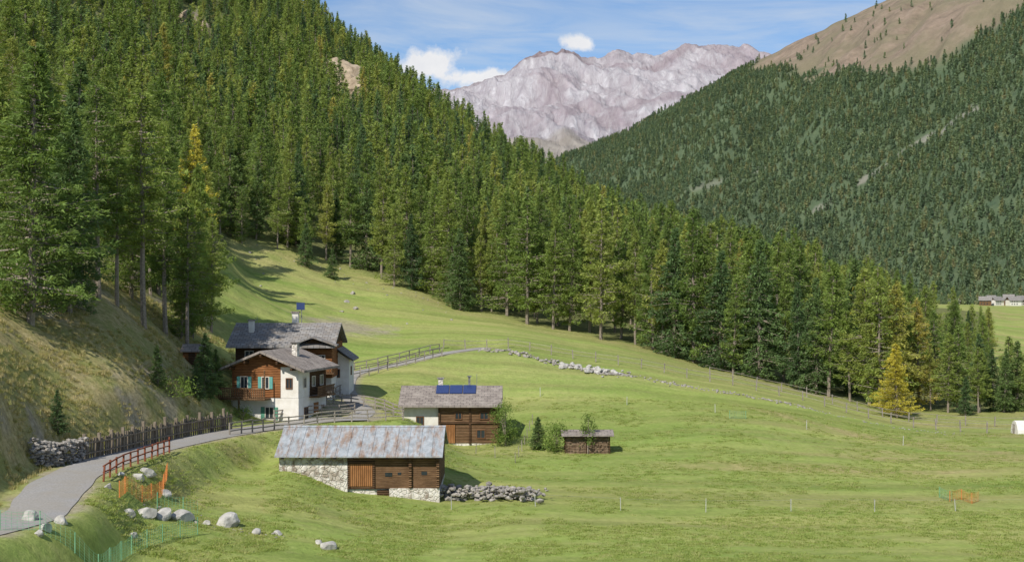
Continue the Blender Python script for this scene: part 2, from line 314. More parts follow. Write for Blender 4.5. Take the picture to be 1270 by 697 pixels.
# ------------------------------------------------------------------ trees
def conifer(seed,Ht,Rb,whorls,per,dens,spray,start=.08,power=.85,droop=.15,irr=.35,trunk_r=.22,gap=0.,wn=1.):
    r=np.random.RandomState(seed)
    verts=[];faces=[];mis=[];shade=[];nv=0
    segs=7; lean=r.uniform(-.02,.02,2)
    for i in range(segs+1):
        t_=i/segs; rad=trunk_r*(1-t_)**.8+.015; z=t_*Ht*.98-.6*(i==0)
        a=np.arange(6)*math.pi/3
        verts.append(np.stack([np.cos(a)*rad+lean[0]*z+.04*math.sin(z*.7+seed),np.sin(a)*rad+lean[1]*z,a*0+z],1)); shade.append(np.ones(6))
    for i in range(segs):
        for j in range(6): faces.append([i*6+j,i*6+(j+1)%6,(i+1)*6+(j+1)%6,(i+1)*6+j]); mis.append(0)
    nv=6*(segs+1)
    lump=r.uniform(.65,1.3,(12,8))
    for w in range(whorls):
        for k in range(per):
            if r.rand()<gap: continue
            hh=start+(1-start)*(max(0.,w+r.uniform(-.5,.5))/whorls)**.92
            hh=min(max(hh,start*.8),.985)
            prof=((1-hh)**power)*min(1,.55+ (hh-start)*5)
            a=r.uniform(0,2*math.pi)
            lm=lump[int(hh*11.99),int(a/(2*math.pi)*7.99)]
            L=Rb*prof*(1-irr+2*irr*r.rand())*lm+.12
            hb=hh*Ht+r.uniform(-.15,.15)
            base=np.array([lean[0]*hb,lean[1]*hb,hb]); d=np.array([math.cos(a),math.sin(a),0]); s=np.array([-d[1],d[0],0])
            up=r.uniform(-.12,.3)
            tip=base+d*L+np.array([0,0,up*L-droop*L])
            br=.025+.01*L
            verts.append(np.array([base+s*br,base-s*br,tip,base+np.array([0,0,br*2])])); shade.append(np.ones(4))
            faces+= [[nv,nv+1,nv+2],[nv+1,nv+3,nv+2],[nv+3,nv,nv+2]]; mis+=[0,0,0]; nv+=4
            m=max(3,int(dens*(L+.35)))
            t_=r.rand(m)**.7*.95+.08
            wd=.34*L*np.clip(np.sin(np.pi*np.clip(t_,0,1)**.8),0,1)+.12
            lat=r.uniform(-1,1,m)*wd
            P=base+d*(t_*L)[:,None]+s*lat[:,None]
            P[:,2]+=up*L*t_-droop*L*t_**2-np.abs(lat)*.25+r.normal(0,.17*max(spray,.4)/.4,m)
            sg=np.sign(lat)[:,None]
            dr=d*r.uniform(.3,1,(m,1))+s*sg*r.uniform(.1,.9,(m,1))+np.array([0,0,1])*r.normal(.05,.6,(m,1))
            dr/=np.linalg.norm(dr,axis=1)[:,None]
            pr=np.cross(dr,r.normal(0,1,(m,3))); pr/=np.linalg.norm(pr,axis=1)[:,None]+1e-9
            sz=spray*r.uniform(.6,1.35,(m,1)); wq=sz*r.uniform(.14,.27,(m,1))*wn
            tri=np.stack([P-pr*wq-dr*sz*.3,P+pr*wq-dr*sz*.3,P+dr*sz*.7],1).reshape(-1,3)
            verts.append(tri); bs=r.uniform(.78,1.2)
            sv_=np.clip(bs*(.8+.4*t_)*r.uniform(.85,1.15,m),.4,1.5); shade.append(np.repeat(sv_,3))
            idx=nv+np.arange(m*3).reshape(m,3); faces+=idx.tolist(); mis+=[1]*m; nv+=3*m
    return np.concatenate(verts),faces,mis,np.concatenate(shade)
def tmpl(name,fol,bk,**kw):
    V,Fc,mi,s=conifer(**kw); return mesh_obj(name,V,Fc,[bk,fol],matidx=mi,attrs={'shade':s},do_link=False)
near=bpy.data.collections.new('tree_templates')
T=[]
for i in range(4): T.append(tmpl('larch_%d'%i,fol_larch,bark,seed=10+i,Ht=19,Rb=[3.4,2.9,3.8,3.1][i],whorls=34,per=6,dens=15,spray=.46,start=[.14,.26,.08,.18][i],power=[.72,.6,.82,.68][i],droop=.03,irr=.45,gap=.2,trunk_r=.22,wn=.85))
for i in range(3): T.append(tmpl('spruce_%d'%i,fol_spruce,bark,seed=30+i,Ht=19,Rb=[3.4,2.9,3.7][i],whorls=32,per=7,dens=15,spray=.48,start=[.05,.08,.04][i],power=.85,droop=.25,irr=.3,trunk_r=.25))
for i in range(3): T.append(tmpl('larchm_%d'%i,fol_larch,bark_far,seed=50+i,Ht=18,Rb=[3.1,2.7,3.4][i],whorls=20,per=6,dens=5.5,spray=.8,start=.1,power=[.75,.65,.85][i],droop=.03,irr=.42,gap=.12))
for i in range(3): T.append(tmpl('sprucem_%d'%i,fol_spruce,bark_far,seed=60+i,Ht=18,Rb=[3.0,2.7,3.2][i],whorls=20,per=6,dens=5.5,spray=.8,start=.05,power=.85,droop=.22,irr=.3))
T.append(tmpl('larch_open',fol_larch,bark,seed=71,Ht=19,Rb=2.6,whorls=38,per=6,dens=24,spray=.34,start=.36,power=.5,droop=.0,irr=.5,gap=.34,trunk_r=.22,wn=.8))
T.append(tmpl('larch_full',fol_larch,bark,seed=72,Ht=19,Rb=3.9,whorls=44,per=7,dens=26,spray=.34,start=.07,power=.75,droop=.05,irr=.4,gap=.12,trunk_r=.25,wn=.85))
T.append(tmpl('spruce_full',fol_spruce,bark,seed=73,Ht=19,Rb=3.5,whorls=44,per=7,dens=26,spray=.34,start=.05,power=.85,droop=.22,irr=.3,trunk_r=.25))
for i,o in enumerate(T): o.name='t%02d_%s'%(i,o.name); near.objects.link(o)
farc=bpy.data.collections.new('far_tree_templates')
for i in range(4):
    o=tmpl('f%02d_conifer'%i,fol_far,bark_far,seed=80+i,Ht=15,Rb=[3.2,2.9,3.5,3.][i],whorls=8,per=5,dens=1.3,spray=2.6,start=.04,power=.8,droop=.2,irr=.25); farc.objects.link(o)
def scatter(name,coll,P,idx,rot,scl):
    me=bpy.data.meshes.new(name); me.from_pydata(np.asarray(P).tolist(),[],[])
    a=me.attributes.new('idx','INT','POINT'); a.data.foreach_set('value',np.asarray(idx,dtype=np.int32))
    a=me.attributes.new('rot','FLOAT_VECTOR','POINT'); a.data.foreach_set('vector',np.asarray(rot,dtype=np.float32).ravel())
    a=me.attributes.new('scl','FLOAT_VECTOR','POINT'); a.data.foreach_set('vector',np.asarray(scl,dtype=np.float32).ravel())
    o=link(bpy.data.objects.new(name,me))
    ng=bpy.data.node_groups.new(name,'GeometryNodeTree')
    ng.interface.new_socket('Geometry',in_out='INPUT',socket_type='NodeSocketGeometry'); ng.interface.new_socket('Geometry',in_out='OUTPUT',socket_type='NodeSocketGeometry')
    N=ng.nodes; gi=N.new('NodeGroupInput'); go=N.new('NodeGroupOutput'); ip=N.new('GeometryNodeInstanceOnPoints'); ci=N.new('GeometryNodeCollectionInfo')
    ci.inputs['Collection'].default_value=coll; ci.inputs['Separate Children'].default_value=True; ci.inputs['Reset Children'].default_value=True
    ip.inputs['Pick Instance'].default_value=True
    def na(nm,ty):
        q=N.new('GeometryNodeInputNamedAttribute'); q.data_type=ty; q.inputs[0].default_value=nm; return [s for s in q.outputs if s.enabled and s.name=='Attribute'][0]
    L=ng.links.new
    L(gi.outputs[0],ip.inputs['Points']); L(ci.outputs[0],ip.inputs['Instance']); L(na('idx','INT'),ip.inputs['Instance Index'])
    L(na('rot','FLOAT_VECTOR'),ip.inputs['Rotation']); L(na('scl','FLOAT_VECTOR'),ip.inputs['Scale']); L(ip.outputs[0],go.inputs[0])
    md=o.modifiers.new('scatter','NODES'); md.node_group=ng
    return o
sp=6.; gx,gy=np.meshgrid(np.arange(-520,420,sp),np.arange(95,820,sp)); gx=(gx+rng.uniform(-.48,.48,gx.shape)*sp).ravel(); gy=(gy+rng.uniform(-.48,.48,gy.shape)*sp).ravel()
pp=CX+F*gx/gy; tl=treeline(gx,gy)
ok=(gy>tl+5)&(pp>-330)&(pp<1226)
ok&=~((pp>1100)&(gy>330)); ok&=~((pp>900)&(gy>520))
ok&=(rng.rand(len(gx))<np.where((gy<175)&(pp<290),.42,np.where(gy<320,.85,.72)))&(fbm(gx/22,gy/22,3)>.3)
z=H(gx,gy)
cl=[(425,88,540,18),(240,12,560,14),(432,122,520,10)]
for (a,b,d,r_) in cl: ok&=~((np.abs(pp-a)<r_*1.0)&(np.abs(gy-d)<45)&(np.abs(CY-F*z/gy-b)<34))
gx,gy,z,pp,tl=[q[ok] for q in (gx,gy,z,pp,tl)]
kind=rng.rand(len(gx)); lar=kind<np.clip(.74+.8*(fbm(gx/60,gy/60,3)-.5),0,1)
idx=np.where(gy<290,np.where(lar,rng.randint(0,4,len(gx)),rng.randint(4,7,len(gx))),np.where(lar,rng.randint(7,10,len(gx)),rng.randint(10,13,len(gx))))
idx=np.where((gy<180)&(pp<300)&lar&(rng.rand(len(gx))<.7),13,idx)
sc=rng.uniform(.58,1.08,len(gx)); sc*=np.interp(pp,[-300,900,1050,1150,1225],[1,1,.92,.72,.5])
sc*=np.where(rng.rand(len(gx))<.14,.6,1)
rot=np.stack([rng.normal(0,.025,len(gx)),rng.normal(0,.025,len(gx)),rng.uniform(0,6.28,len(gx))],1)
wv=rng.uniform(.8,1.25,len(gx))
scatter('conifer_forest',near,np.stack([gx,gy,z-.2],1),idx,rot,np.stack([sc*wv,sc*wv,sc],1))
print('forest',len(gx))
nf=38000
ii=rng.randint(0,RMx.shape[0]-1,nf*2); jj=rng.randint(0,RMx.shape[1]-1,nf*2)
okf=(rng.rand(nf*2)<np.clip(RMy[ii,jj]/3600,0,1))&(RMt[ii,jj]<1.0)
dens=1-np.maximum(RMb[ii,jj]**.5*.985,RMs[ii,jj]); okf&=rng.rand(nf*2)<dens
clear=fbm(RMx[ii,jj]/90,RMy[ii,jj]/90,3); okf&=rng.rand(nf*2)<sst(.15,.42,clear)*.75+.25
ii,jj=ii[okf],jj[okf]; fx_,fy_=rng.rand(len(ii)),rng.rand(len(ii))
def bil(A): return (A[ii,jj]*(1-fx_)+A[ii,np.minimum(jj+1,A.shape[1]-1)]*fx_)*(1-fy_)+(A[ii+1,jj]*(1-fx_)+A[ii+1,np.minimum(jj+1,A.shape[1]-1)]*fx_)*fy_
P=np.stack([bil(RMx),bil(RMy),bil(RMz)-.5],1); s=rng.uniform(.6,1.25,len(P))
print('far',len(P))
scatter('distant_mountain_forest',farc,P,rng.randint(0,4,len(P)),np.stack([0*s,0*s,rng.uniform(0,6.28,len(P))],1),np.stack([s*1.2,s*1.2,s],1))
def tree(name,ti,px,d,ht,wf=1.,fol=None,dz=-.15):
    src=T[ti]; me=src.data
    if fol is not None:
        key=me.name+'_'+fol.name
        if key in bpy.data.meshes: me=bpy.data.meshes[key]
        else: me=me.copy(); me.name=key; me.materials[1]=fol
    x=(px-CX)/F*d; o=link(bpy.data.objects.new(name,me)); base=18. if 7<=ti<=12 else 19.
    s=ht/base; o.scale=(s*wf,s*wf,s); o.location=(x,d,h1(x,d)+dz); o.rotation_euler=(random.gauss(0,.015),random.gauss(0,.015),random.uniform(0,6.28)); return o
for a in [(14,38,106,21,1.2),(15,86,113,17,1.05),(14,-12,114,21,1.1),(13,122,119,18,1.1),(13,178,123,20.5,1.2),(14,163,131,15,1),(13,205,130,17,1.2),(14,238,140,15.5,1.),(13,262,150,12,1.1),(14,225,134,9,1.),(13,100,117,12,1.2),(13,145,121,13,1.2),(13,232,131,14,1.2),(14,250,158,16,1)]:
    tree('spruce_tree' if a[0]==15 else 'larch_tree',*a)
for a in [(5,196,112,3.4,1.6),(4,254,119,5.6,1.5),(5,268,123,4.2,1.6),(4,72,93,3.,1.5),(6,378,226,7,1.3),(6,412,224,5,1.3),(5,1197,171,4.8,1.6),(5,667,129,3.1,2.2),(5,1245,176,8,1.2),(4,245,117,3.2,1.5)]:
    tree('young_spruce_tree',*a)
tree('golden_larch_tree',14,1112,166,8.8,1.45,fol_gold)
tree('golden_larch_tree',1,1062,192,15,.75,fol_gold)
tree('golden_larch_tree',0,236,178,17,.9,fol_gold)
pxx=300
while pxx<1222:
    d=float(np.interp(pxx,TLp,TLd))+random.uniform(-3,6)
    hmax=np.interp(pxx,[290,430,560,700,870,1000,1110,1170,1222],[13,15,19,20,22.5,20,17,13,8])
    k=random.random(); ti=random.randint(0,3) if k<.76 else random.randint(4,6)
    tree('larch_tree' if ti<4 else 'spruce_tree',ti,pxx,d,hmax*random.uniform(.6,1.04),random.uniform(.95,1.25))
    pxx+=random.uniform(10,27)
for a in [(4,1232,178,8,1.3),(0,1248,180,9.5,1.3),(6,1262,178,9,1.3),(1,1280,176,10,1.3),(5,1300,179,10,1.3),(3,1215,176,8,1.3)]:
    tree('larch_tree' if a[0]<4 else 'spruce_tree',*a)
def leafy(name,px,d,ht,rad,seed,dens=900,leaf=.16,stems=4,low=.1):
    r=np.random.RandomState(seed); V=[];Fc=[];mi=[];sh=[];nv=0
    x=(px-CX)/F*d; z0=h1(x,d)-.1
    tips=[]
    for sidx in range(stems):
        a=r.uniform(0,6.28); top=np.array([math.cos(a)*rad*.5*r.rand(),math.sin(a)*rad*.5*r.rand(),ht*r.uniform(.7,.95)])
        rr=.04+.012*ht
        for q in range(4):
            c0=top*q/4;c1=top*(q+1)/4; ra=rr*(1-q/4.5);rb=rr*(1-(q+1)/4.5)
            ang=np.arange(5)*2*math.pi/5
            V.append(np.stack([c0[0]+np.cos(ang)*ra,c0[1]+np.sin(ang)*ra,ang*0+c0[2]],1));V.append(np.stack([c1[0]+np.cos(ang)*rb,c1[1]+np.sin(ang)*rb,ang*0+c1[2]],1))
            for j in range(5): Fc.append([nv+j,nv+(j+1)%5,nv+5+(j+1)%5,nv+5+j]); mi.append(0)
            nv+=10; sh.append(np.ones(10))
        for q in range(9):
            h_=r.uniform(low,1); a=r.uniform(0,6.28); R_=rad*math.sin(math.pi*min(.98,h_*.8+.12))*r.uniform(.5,1.)
            tips.append(np.array([top[0]*h_+math.cos(a)*R_,top[1]*h_+math.sin(a)*R_,ht*h_*.93+.1]))
            b0=top*h_*.8
            V.append(np.array([b0+[.02,0,0],b0-[.02,0,0],tips[-1]])); Fc.append([nv,nv+1,nv+2]); mi.append(0); nv+=3; sh.append(np.ones(3))
    per=dens//len(tips)
    for tpt in tips:
        P=tpt+r.normal(0,rad*.22,(per,3))*np.array([1,1,1.2]); d1_=r.normal(0,1,(per,3));d1_/=np.linalg.norm(d1_,axis=1)[:,None]; d2_=np.cross(d1_,r.normal(0,1,(per,3)));d2_/=np.linalg.norm(d2_,axis=1)[:,None]
        P[:,2]=np.maximum(P[:,2],.05)
        V.append(np.stack([P-d1_*leaf*.6,P+d2_*leaf*.4,P+d1_*leaf*.6,],1).reshape(-1,3)); sh.append(np.repeat(r.uniform(.75,1.25)*r.uniform(.85,1.15,per),3))
        Fc+=(nv+np.arange(per*3).reshape(per,3)).tolist(); mi+=[1]*per; nv+=3*per
    o=mesh_obj(name,np.concatenate(V),Fc,[bark,fol_leaf],matidx=mi,attrs={'shade':np.concatenate(sh)}); o.location=(x,d,z0)
leafy('willow_bush',627,131,3.9,1.25,3,2200,.2,5); leafy('willow_bush',690,128,2.4,1.3,4,1500,.2,5,.05); leafy('young_birch_tree',729,127,3.6,.8,5,800,.18,2,.3)
leafy('juniper_bush',214,113,1.4,1.4,8,900,.2,4,.05); leafy('garden_bush',300,121,1.,.8,9,500,.15,3,.05)
# ------------------------------------------------------------------ rocks
def ico(sub=2):
    import bmesh
    bm=bmesh.new(); bmesh.ops.create_icosphere(bm,subdivisions=sub,radius=1); V=np.array([v.co[:] for v in bm.verts]); Fc=[[v.index for v in f.verts] for f in bm.faces]; bm.free(); return V,Fc
I2,I2f=ico(3); I1,I1f=ico(1)
def rockmesh(seed,sub,sx,sy,sz):
    r=np.random.RandomState(seed); V=(I2 if sub>1 else I1).copy()
    for k in range(9):
        nrm=r.normal(0,1,3); nrm/=np.linalg.norm(nrm); dd_=V@nrm; lim=r.uniform(.55,.85); V-=np.outer(np.maximum(dd_-lim,0),nrm)
    V*=(1+.1*(fbm(V[:,0]*2+seed,V[:,1]*2+V[:,2]*3,3)-.5))[:,None]
    return V*np.array([sx,sy,sz])
def boulder(px,d,s,mat=rock_w,name='boulder'):
    x=(px-CX)/F*d; r=random.random; a=s/2
    V=rockmesh(int(px*7+d),2,a*(.9+.4*r()),a*(.8+.3*r()),a*(.6+.25*r()))
    o=mesh_obj(name,V,I2f,mat); o.location=(x,d,h1(x,d)+a*.25); o.rotation_euler=(r()*.4,r()*.4,r()*6)
for a in [(37,70,1.1),(57,67.5,.7),(76,69.5,.8),(48,66.5,.5),(160,79,.8),(181,81.5,1.3),(204,82.5,1.3),(226,83.5,1.4),(172,86,.9),(184,88,1.1),(205,88,.8),(165,76.5,.6),(283,85,1.6),(256,84,.5),(318,84,.6),(345,84.5,.5),(408,82.5,1.),(395,83.5,.5),(150,84.5,.6),(134,80.5,.5)]: boulder(*a)
def stones(name,pts,mat,sub=1):
    V=[];Fc=[];nv=0
    for i,(x,y,z,s) in enumerate(pts):
        v=rockmesh(i*3+5,sub,s*random.uniform(.8,1.4)/2,s*random.uniform(.7,1.1)/2,s*random.uniform(.45,.8)/2)
        c_,s_=math.cos(i*2.4),math.sin(i*2.4); v=v@np.array([[c_,-s_,0],[s_,c_,0],[0,0,1]]); V.append(v+np.array([x,y,z])); Fc+=[[q+nv for q in f] for f in (I1f if sub==1 else I2f)]; nv+=len(v)
    mesh_obj(name,np.concatenate(V),Fc,mat)
def line_stones(name,line,nst,w,smin,smax,mat=rock,hgt=0):
    P=np.array([((a-CX)/F*b,b) for a,b in line]); t_=np.linspace(0,len(P)-1,nst)+rng.normal(0,.05,nst); t_=np.clip(t_,0,len(P)-1.001); i=t_.astype(int); f=(t_-i)[:,None]
    q=P[i]*(1-f)+P[i+1]*f+rng.normal(0,1,(nst,2))*w; z=H(q[:,0],q[:,1]); 
    hh=rng.rand(nst)*hgt
    stones(name,[(a,b,c_+h_,random.uniform(smin,smax)) for (a,b),c_,h_ in zip(q,z,hh)],mat)
line_stones('stone_row',[(600,168),(650,165),(700,163),(740,161),(770,160.5)],210,.6,.2,.7,rock,.15)
line_stones('stone_row',[(690,163.4),(725,161.7),(765,160.7)],60,.7,.4,1.1,rock_w,.3)
line_stones('stone_row',[(770,160.5),(850,159),(930,157.5),(1005,155.5)],180,.6,.12,.5,rock,.05)
line_stones('stone_row',[(1005,155.5),(1100,153),(1200,150)],80,.6,.1,.32,rock)
line_stones('collapsed_dry_stone_wall',[(545,103.5),(575,103.5),(610,103.5),(640,103),(660,102)],420,.55,.2,.6,rock,.9)
line_stones('road_stones',[(170,83),(200,84),(250,84.5),(300,84.5),(360,84.5)],50,.6,.12,.35,rock)
pts=[]
for _ in range(45):
    px=random.uniform(290,560); d=float(np.interp(px,TLp,TLd))-random.expovariate(1/7.)-1; x=(px-CX)/F*d; pts.append((x,d,h1(x,d),random.uniform(.15,.6)))
for px,d,s in [(430,205,1.2),(441,200,1.1),(437,214,1.3),(424,196,.8),(310,222,.8),(505,190,.5),(560,200,.6)]:
    x=(px-CX)/F*d; pts.append((x,d,h1(x,d),s))
stones('meadow_rocks',pts,rock)
for (a,d,s) in [(424,540,8),(432,532,9),(441,522,7),(416,552,7),(428,524,6),(437,548,6),(410,560,5),(446,515,5),(240,560,8),(247,552,6),(505,400,3),(560,470,3)]:
    x=(a-CX)/F*d; V=rockmesh(a,2,s*.9,s*.7,s); o=mesh_obj('rock_outcrop',V,I2f,rock_c); o.location=(x,d,h1(x,d)+s*.45)
# ------------------------------------------------------------------ boxes / buildings
def boxes(name,par,mat,L,lo=True):
    V=[];Fc=[]
    for b in L:
        x0,x1,y0,y1,z0,z1=b; n=len(V)
        V+=[(x0,y0,z0),(x1,y0,z0),(x1,y1,z0),(x0,y1,z0),(x0,y0,z1),(x1,y0,z1),(x1,y1,z1),(x0,y1,z1)]
        Fc+=[[n+q for q in f] for f in ((0,3,2,1),(4,5,6,7),(0,1,5,4),(1,2,6,5),(2,3,7,6),(3,0,4,7))]
    return mesh_obj(name,V,Fc,mat,par)
def prism(name,par,mat,prof,a0,a1,axis='x'):
    n=len(prof); V=[]
    for a in (a0,a1):
        for (u,z) in prof: V.append((a,u,z) if axis=='x' else (u,a,z))
    Fc=[list(range(n)),list(range(2*n-1,n-1,-1))]+[[i,(i+1)%n,n+(i+1)%n,n+i] for i in range(n)]
    o=mesh_obj(name,V,Fc,mat,par)
    import bmesh
    bm=bmesh.new(); bm.from_mesh(o.data); bmesh.ops.recalc_face_normals(bm,faces=bm.faces); bm.to_mesh(o.data); bm.free(); return o
def empty(name,loc,rz=0):
    e=bpy.data.objects.new(name,None); e.location=loc; e.rotation_euler=(0,0,math.radians(rz)); e.empty_display_size=.5; return link(e)
def roof(par,mat,a0,a1,u0,ur,u1,z0,zr,z1,th=.18,axis='x'):
    prism('roof_front',par,mat,[(u0,z0),(ur,zr),(ur,zr-th),(u0,z0-th)],a0,a1,axis)
    prism('roof_back',par,mat,[(ur+.002,zr),(u1,z1),(u1,z1-th),(ur+.002,zr-th)],a0,a1,axis)
def win(par,x,z,w,h,y=0,side='f',sh=None,fr=frame_w):
    def tr(b):
        x0,x1,y0,y1,z0,z1=b
        if side=='f': return (x+x0,x+x1,y-y1,y-y0,z+z0,z+z1)
        return (y+y0,y+y1,x+x0,x+x1,z+z0,z+z1)
    boxes('window_glass',par,glass,[tr((-w/2,w/2,-.02,.02,0,h))])
    t_=.07; boxes('window_frame',par,fr,[tr(b) for b in [(-w/2-t_,-w/2,-.02,.06,-t_,h+t_),(w/2,w/2+t_,-.02,.06,-t_,h+t_),(-w/2,w/2,-.02,.06,h,h+t_),(-w/2,w/2,-.02,.08,-t_,0),(-.025,.025,-.02,.045,0,h)]])
    if sh: boxes('shutters',par,sh,[tr(b) for b in [(-w/2-t_-w*.52,-w/2-t_-.01,0,.07,-.04,h+.04),(w/2+t_+.01,w/2+t_+w*.52,0,.07,-.04,h+.04)]])
# front barn
b=empty('alpine_barn',(-16.7,102,-16.2)); W=11.5
boxes('stone_wall_left',b,ww_mix,[(0,4.9,-.05,8,-.5,3.75)])
boxes('stone_base',b,ww_wall,[(4.9,7.9,.25,8,-1,1.25)]); boxes('stone_base_pier',b,ww_wall,[(7.9,W,-.02,8,-1,1.35)])
boxes('timber_wall',b,wood_old,[(4.9,W,.05,7.9,1.36,3.75)])
boxes('plank_door',b,wood_plank,[(5.05,6.7,-.03,.05,1.5,3.1)])
boxes('door_frame',b,wood_dark,[(4.92,5.05,-.06,.05,1.36,3.3),(6.7,6.85,-.06,.05,1.36,3.3),(5.05,6.7,-.06,.05,3.1,3.28)])
boxes('log_ends',b,wood_old,[(xq-.1,xq+.1,-.16,.05,1.4+k*.24,1.58+k*.24) for xq in (9.4,W-.12) for k in range(9)])
boxes('lower_door',b,wood_dark,[(7.0,7.85,.15,.25,.0,1.2)])
boxes('vent_openings',b,glass,[(7.6,8.1,.02,.05,2.2,2.45),(10.2,10.6,.02,.05,2.3,2.55),(8.5,8.75,.02,.05,2.3,2.5)])
prism('gable_timber',b,wood_old,[(0,3.76),(4,5.15),(8,3.76)],.05,W-.05)
roof(b,roof_metal,-.25,W+.25,-.6,3.9,8.9,3.72,5.42,3.6,.1)
boxes('roof_beams',b,wood_dark,[(k*1.25+.2,k*1.25+.36,-.5,.0,3.5,3.64) for k in range(10)])
for k in range(1,14):
    xk=-.25+k*.86
    prism('roof_seam',b,roof_metal,[(-.6,3.722),(3.9,5.422),(3.9,5.455),(-.6,3.755)],xk-.02,xk+.02)
prism('ridge_cap',b,roof_metal,[(3.65,5.36),(3.9,5.47),(4.15,5.36)],-.27,W+.27)
# solar barn
b=empty('solar_barn',(-10.3,133,-15.6)); W=9.1
boxes('white_wall',b,plaster,[(0,3.5,-.05,6.5,-.5,4.05)]); boxes('timber_wall',b,wood_old,[(3.5,W,-.3,6.5,.5,4.05)]); boxes('stone_base',b,ww_wall,[(3.5,W,-.25,6.5,-1,.5)])
boxes('corner_posts',b,wood_dark,[(3.42,3.6,-.42,-.3,.4,4.05),(6.3,6.46,-.42,-.3,.4,4.05),(W-.12,W+.06,-.42,-.3,.4,4.05),(3.6,W,-.4,-.3,2.3,2.45)])
boxes('barn_door',b,wood_plank,[(3.9,5.0,-.37,-.3,.5,2.2)]); win(b,7.7,2.75,.7,.6,-.3,'f',None,frame_b); win(b,5.3,2.75,.55,.55,-.3,'f',None,frame_b); win(b,7.4,1.0,.7,.7,-.3,'f',None,frame_b); win(b,1.7,2.2,.6,.7,-.05,'f',None,frame_b)
prism('gable',b,wood_dark,[(0,4.06),(3.3,5.3),(6.5,4.06)],.05,W-.05)
roof(b,roof_brown,-.3,W+.3,-.9,3.3,7.4,4.02,5.6,4.0,.16)
s=(5.6-4.02)/4.2
for k in range(3): prism('solar_panel',b,solar,[(1.5,4.02+s*2.4+.06),(3.15,4.02+s*4.05+.06),(3.15,4.02+s*4.05+.12),(1.5,4.02+s*2.4+.12)],3.1+k*1.28,4.3+k*1.28)
boxes('chimney',b,ww_wall,[(3.2,3.65,3.9,4.4,4.8,6.2)]); boxes('chimney_cap',b,roof_stone,[(3.1,3.75,3.8,4.5,6.2,6.3)]); boxes('flue',b,iron,[(6.1,6.3,3.6,3.8,5.2,6.4),(6.0,6.4,3.5,3.9,6.4,6.5),(6.9,6.94,3.6,3.64,5.2,6.7)])
# chalet
b=empty('chalet_house',(-21.35,122.8,-12.6),-15)
boxes('ground_floor',b,plaster,[(-3.15,3.15,0,6.2,-1.2,2.55)])
boxes('upper_floor_timber',b,wood_red,[(-3.05,1.5,-.05,6.1,2.56,5.2)]); boxes('upper_floor_plaster',b,plaster,[(1.5,3.14,-.02,2.4,2.56,5.2)]); boxes('upper_side_timber',b,wood_dark,[(1.5,3.12,2.4,6.18,2.56,5.2)])
prism('gable_front',b,wood_red,[(-3.05,5.2),(0,6.4),(3.1,5.2)],-.04,6.1,'y')
roof(b,roof_brown,-1.,7.,-3.9,0,4.1,5.05,6.62,5.0,.2,'y')
boxes('barge_boards_beams',b,wood_dark,[(-2.95,-2.75,-.9,0,4.95,5.15),(2.75,2.95,-.9,0,4.95,5.15),(-.1,.1,-.9,0,6.1,6.35),(-1.6,-1.42,-.9,0,5.5,5.7),(1.42,1.6,-.9,0,5.5,5.7)])
win(b,-1.9,3.35,.6,.95,-.05,'f',shut_t); win(b,.1,3.35,.6,.95,-.05,'f',shut_t); win(b,2.3,3.4,.5,.8,-.02,'f',None,frame_b)
win(b,.45,.7,.7,1.,0,'f',shut_g); win(b,-2.3,.6,.55,.9,0,'f',shut_g)
for yy in (1.3,3.3,5.1): win(b,yy,3.4,.6,.8,3.14 if yy<2 else 3.12,'s',None,frame_w)
win(b,1.6,.7,.7,.9,3.15,'s',None,frame_b); boxes('side_door',b,wood_plank,[(3.15,3.2,3.3,4.3,-.2,1.9)]); win(b,5.3,.8,.5,.7,3.15,'s',None,frame_b)
boxes('side_gallery',b,wood_old,[(3.16,4.0,2.3,6.2,2.42,2.54),(3.93,4.0,2.3,6.2,3.3,3.4)]+[(3.95,3.99,2.3+k*.24,2.42+k*.24,2.54,3.3) for k in range(16)])
boxes('balcony',b,wood_old,[(-4.4,.6,-1.3,-.06,2.4,2.53),(-4.4,.6,-1.3,-1.22,3.35,3.45),(-4.4,-4.32,-1.3,0,3.35,3.45)]+[(-4.4+k*.2,-4.28+k*.2,-1.28,-1.24,2.53,3.35) for k in range(25)]+[(-4.4,-4.28,-1.3,-1.18,-.6,5.0),(-1.9,-1.78,-1.3,-1.18,-.6,2.4),(.5,.6,-1.3,-1.2,2.53,5.)])
boxes('chimney',b,ww_wall,[(1.2,1.7,3.,3.5,5.8,7.1)]); boxes('chimney_cap',b,roof_stone,[(1.1,1.8,2.9,3.6,7.1,7.2)])
# big back house
b=empty('farm_house',(-26.2,133.5,-11.)); W=9.4
boxes('plaster_wall',b,plaster,[(.3,W-.2,.4,8.5,-1.8,1.9)]); boxes('timber_upper',b,wood_dark,[(.2,5.6,.2,8.4,1.9,5.1)]); boxes('timber_gable_wing',b,wood_red,[(5.6,W-.1,.0,8.3,1.9,5.1)])
prism('gable',b,wood_dark,[(.3,5.1),(4.2,6.6),(8.3,5.1)],.25,W-.15)
roof(b,roof_stone,-.5,W+.3,-.9,4.2,9.2,4.95,6.95,5.0,.2)
prism('dormer_roof',b,roof_stone,[(5.5,5.05),(7.6,5.85),(9.9,5.05),(9.9,4.9),(7.6,5.7),(5.5,4.9)],-1.2,.6,'y')
prism('dormer_gable',b,wood_dark,[(5.9,4.6),(7.6,5.65),(9.3,4.6)],-.4,.3,'y')
for xx_ in (6.5,8.3): win(b,xx_,3.2,.6,.8,0,'f',None,frame_w)
win(b,1.5,3.6,.7,.8,.2,'f',None,frame_w); win(b,3.6,3.6,.7,.8,.2,'f',None,frame_w)
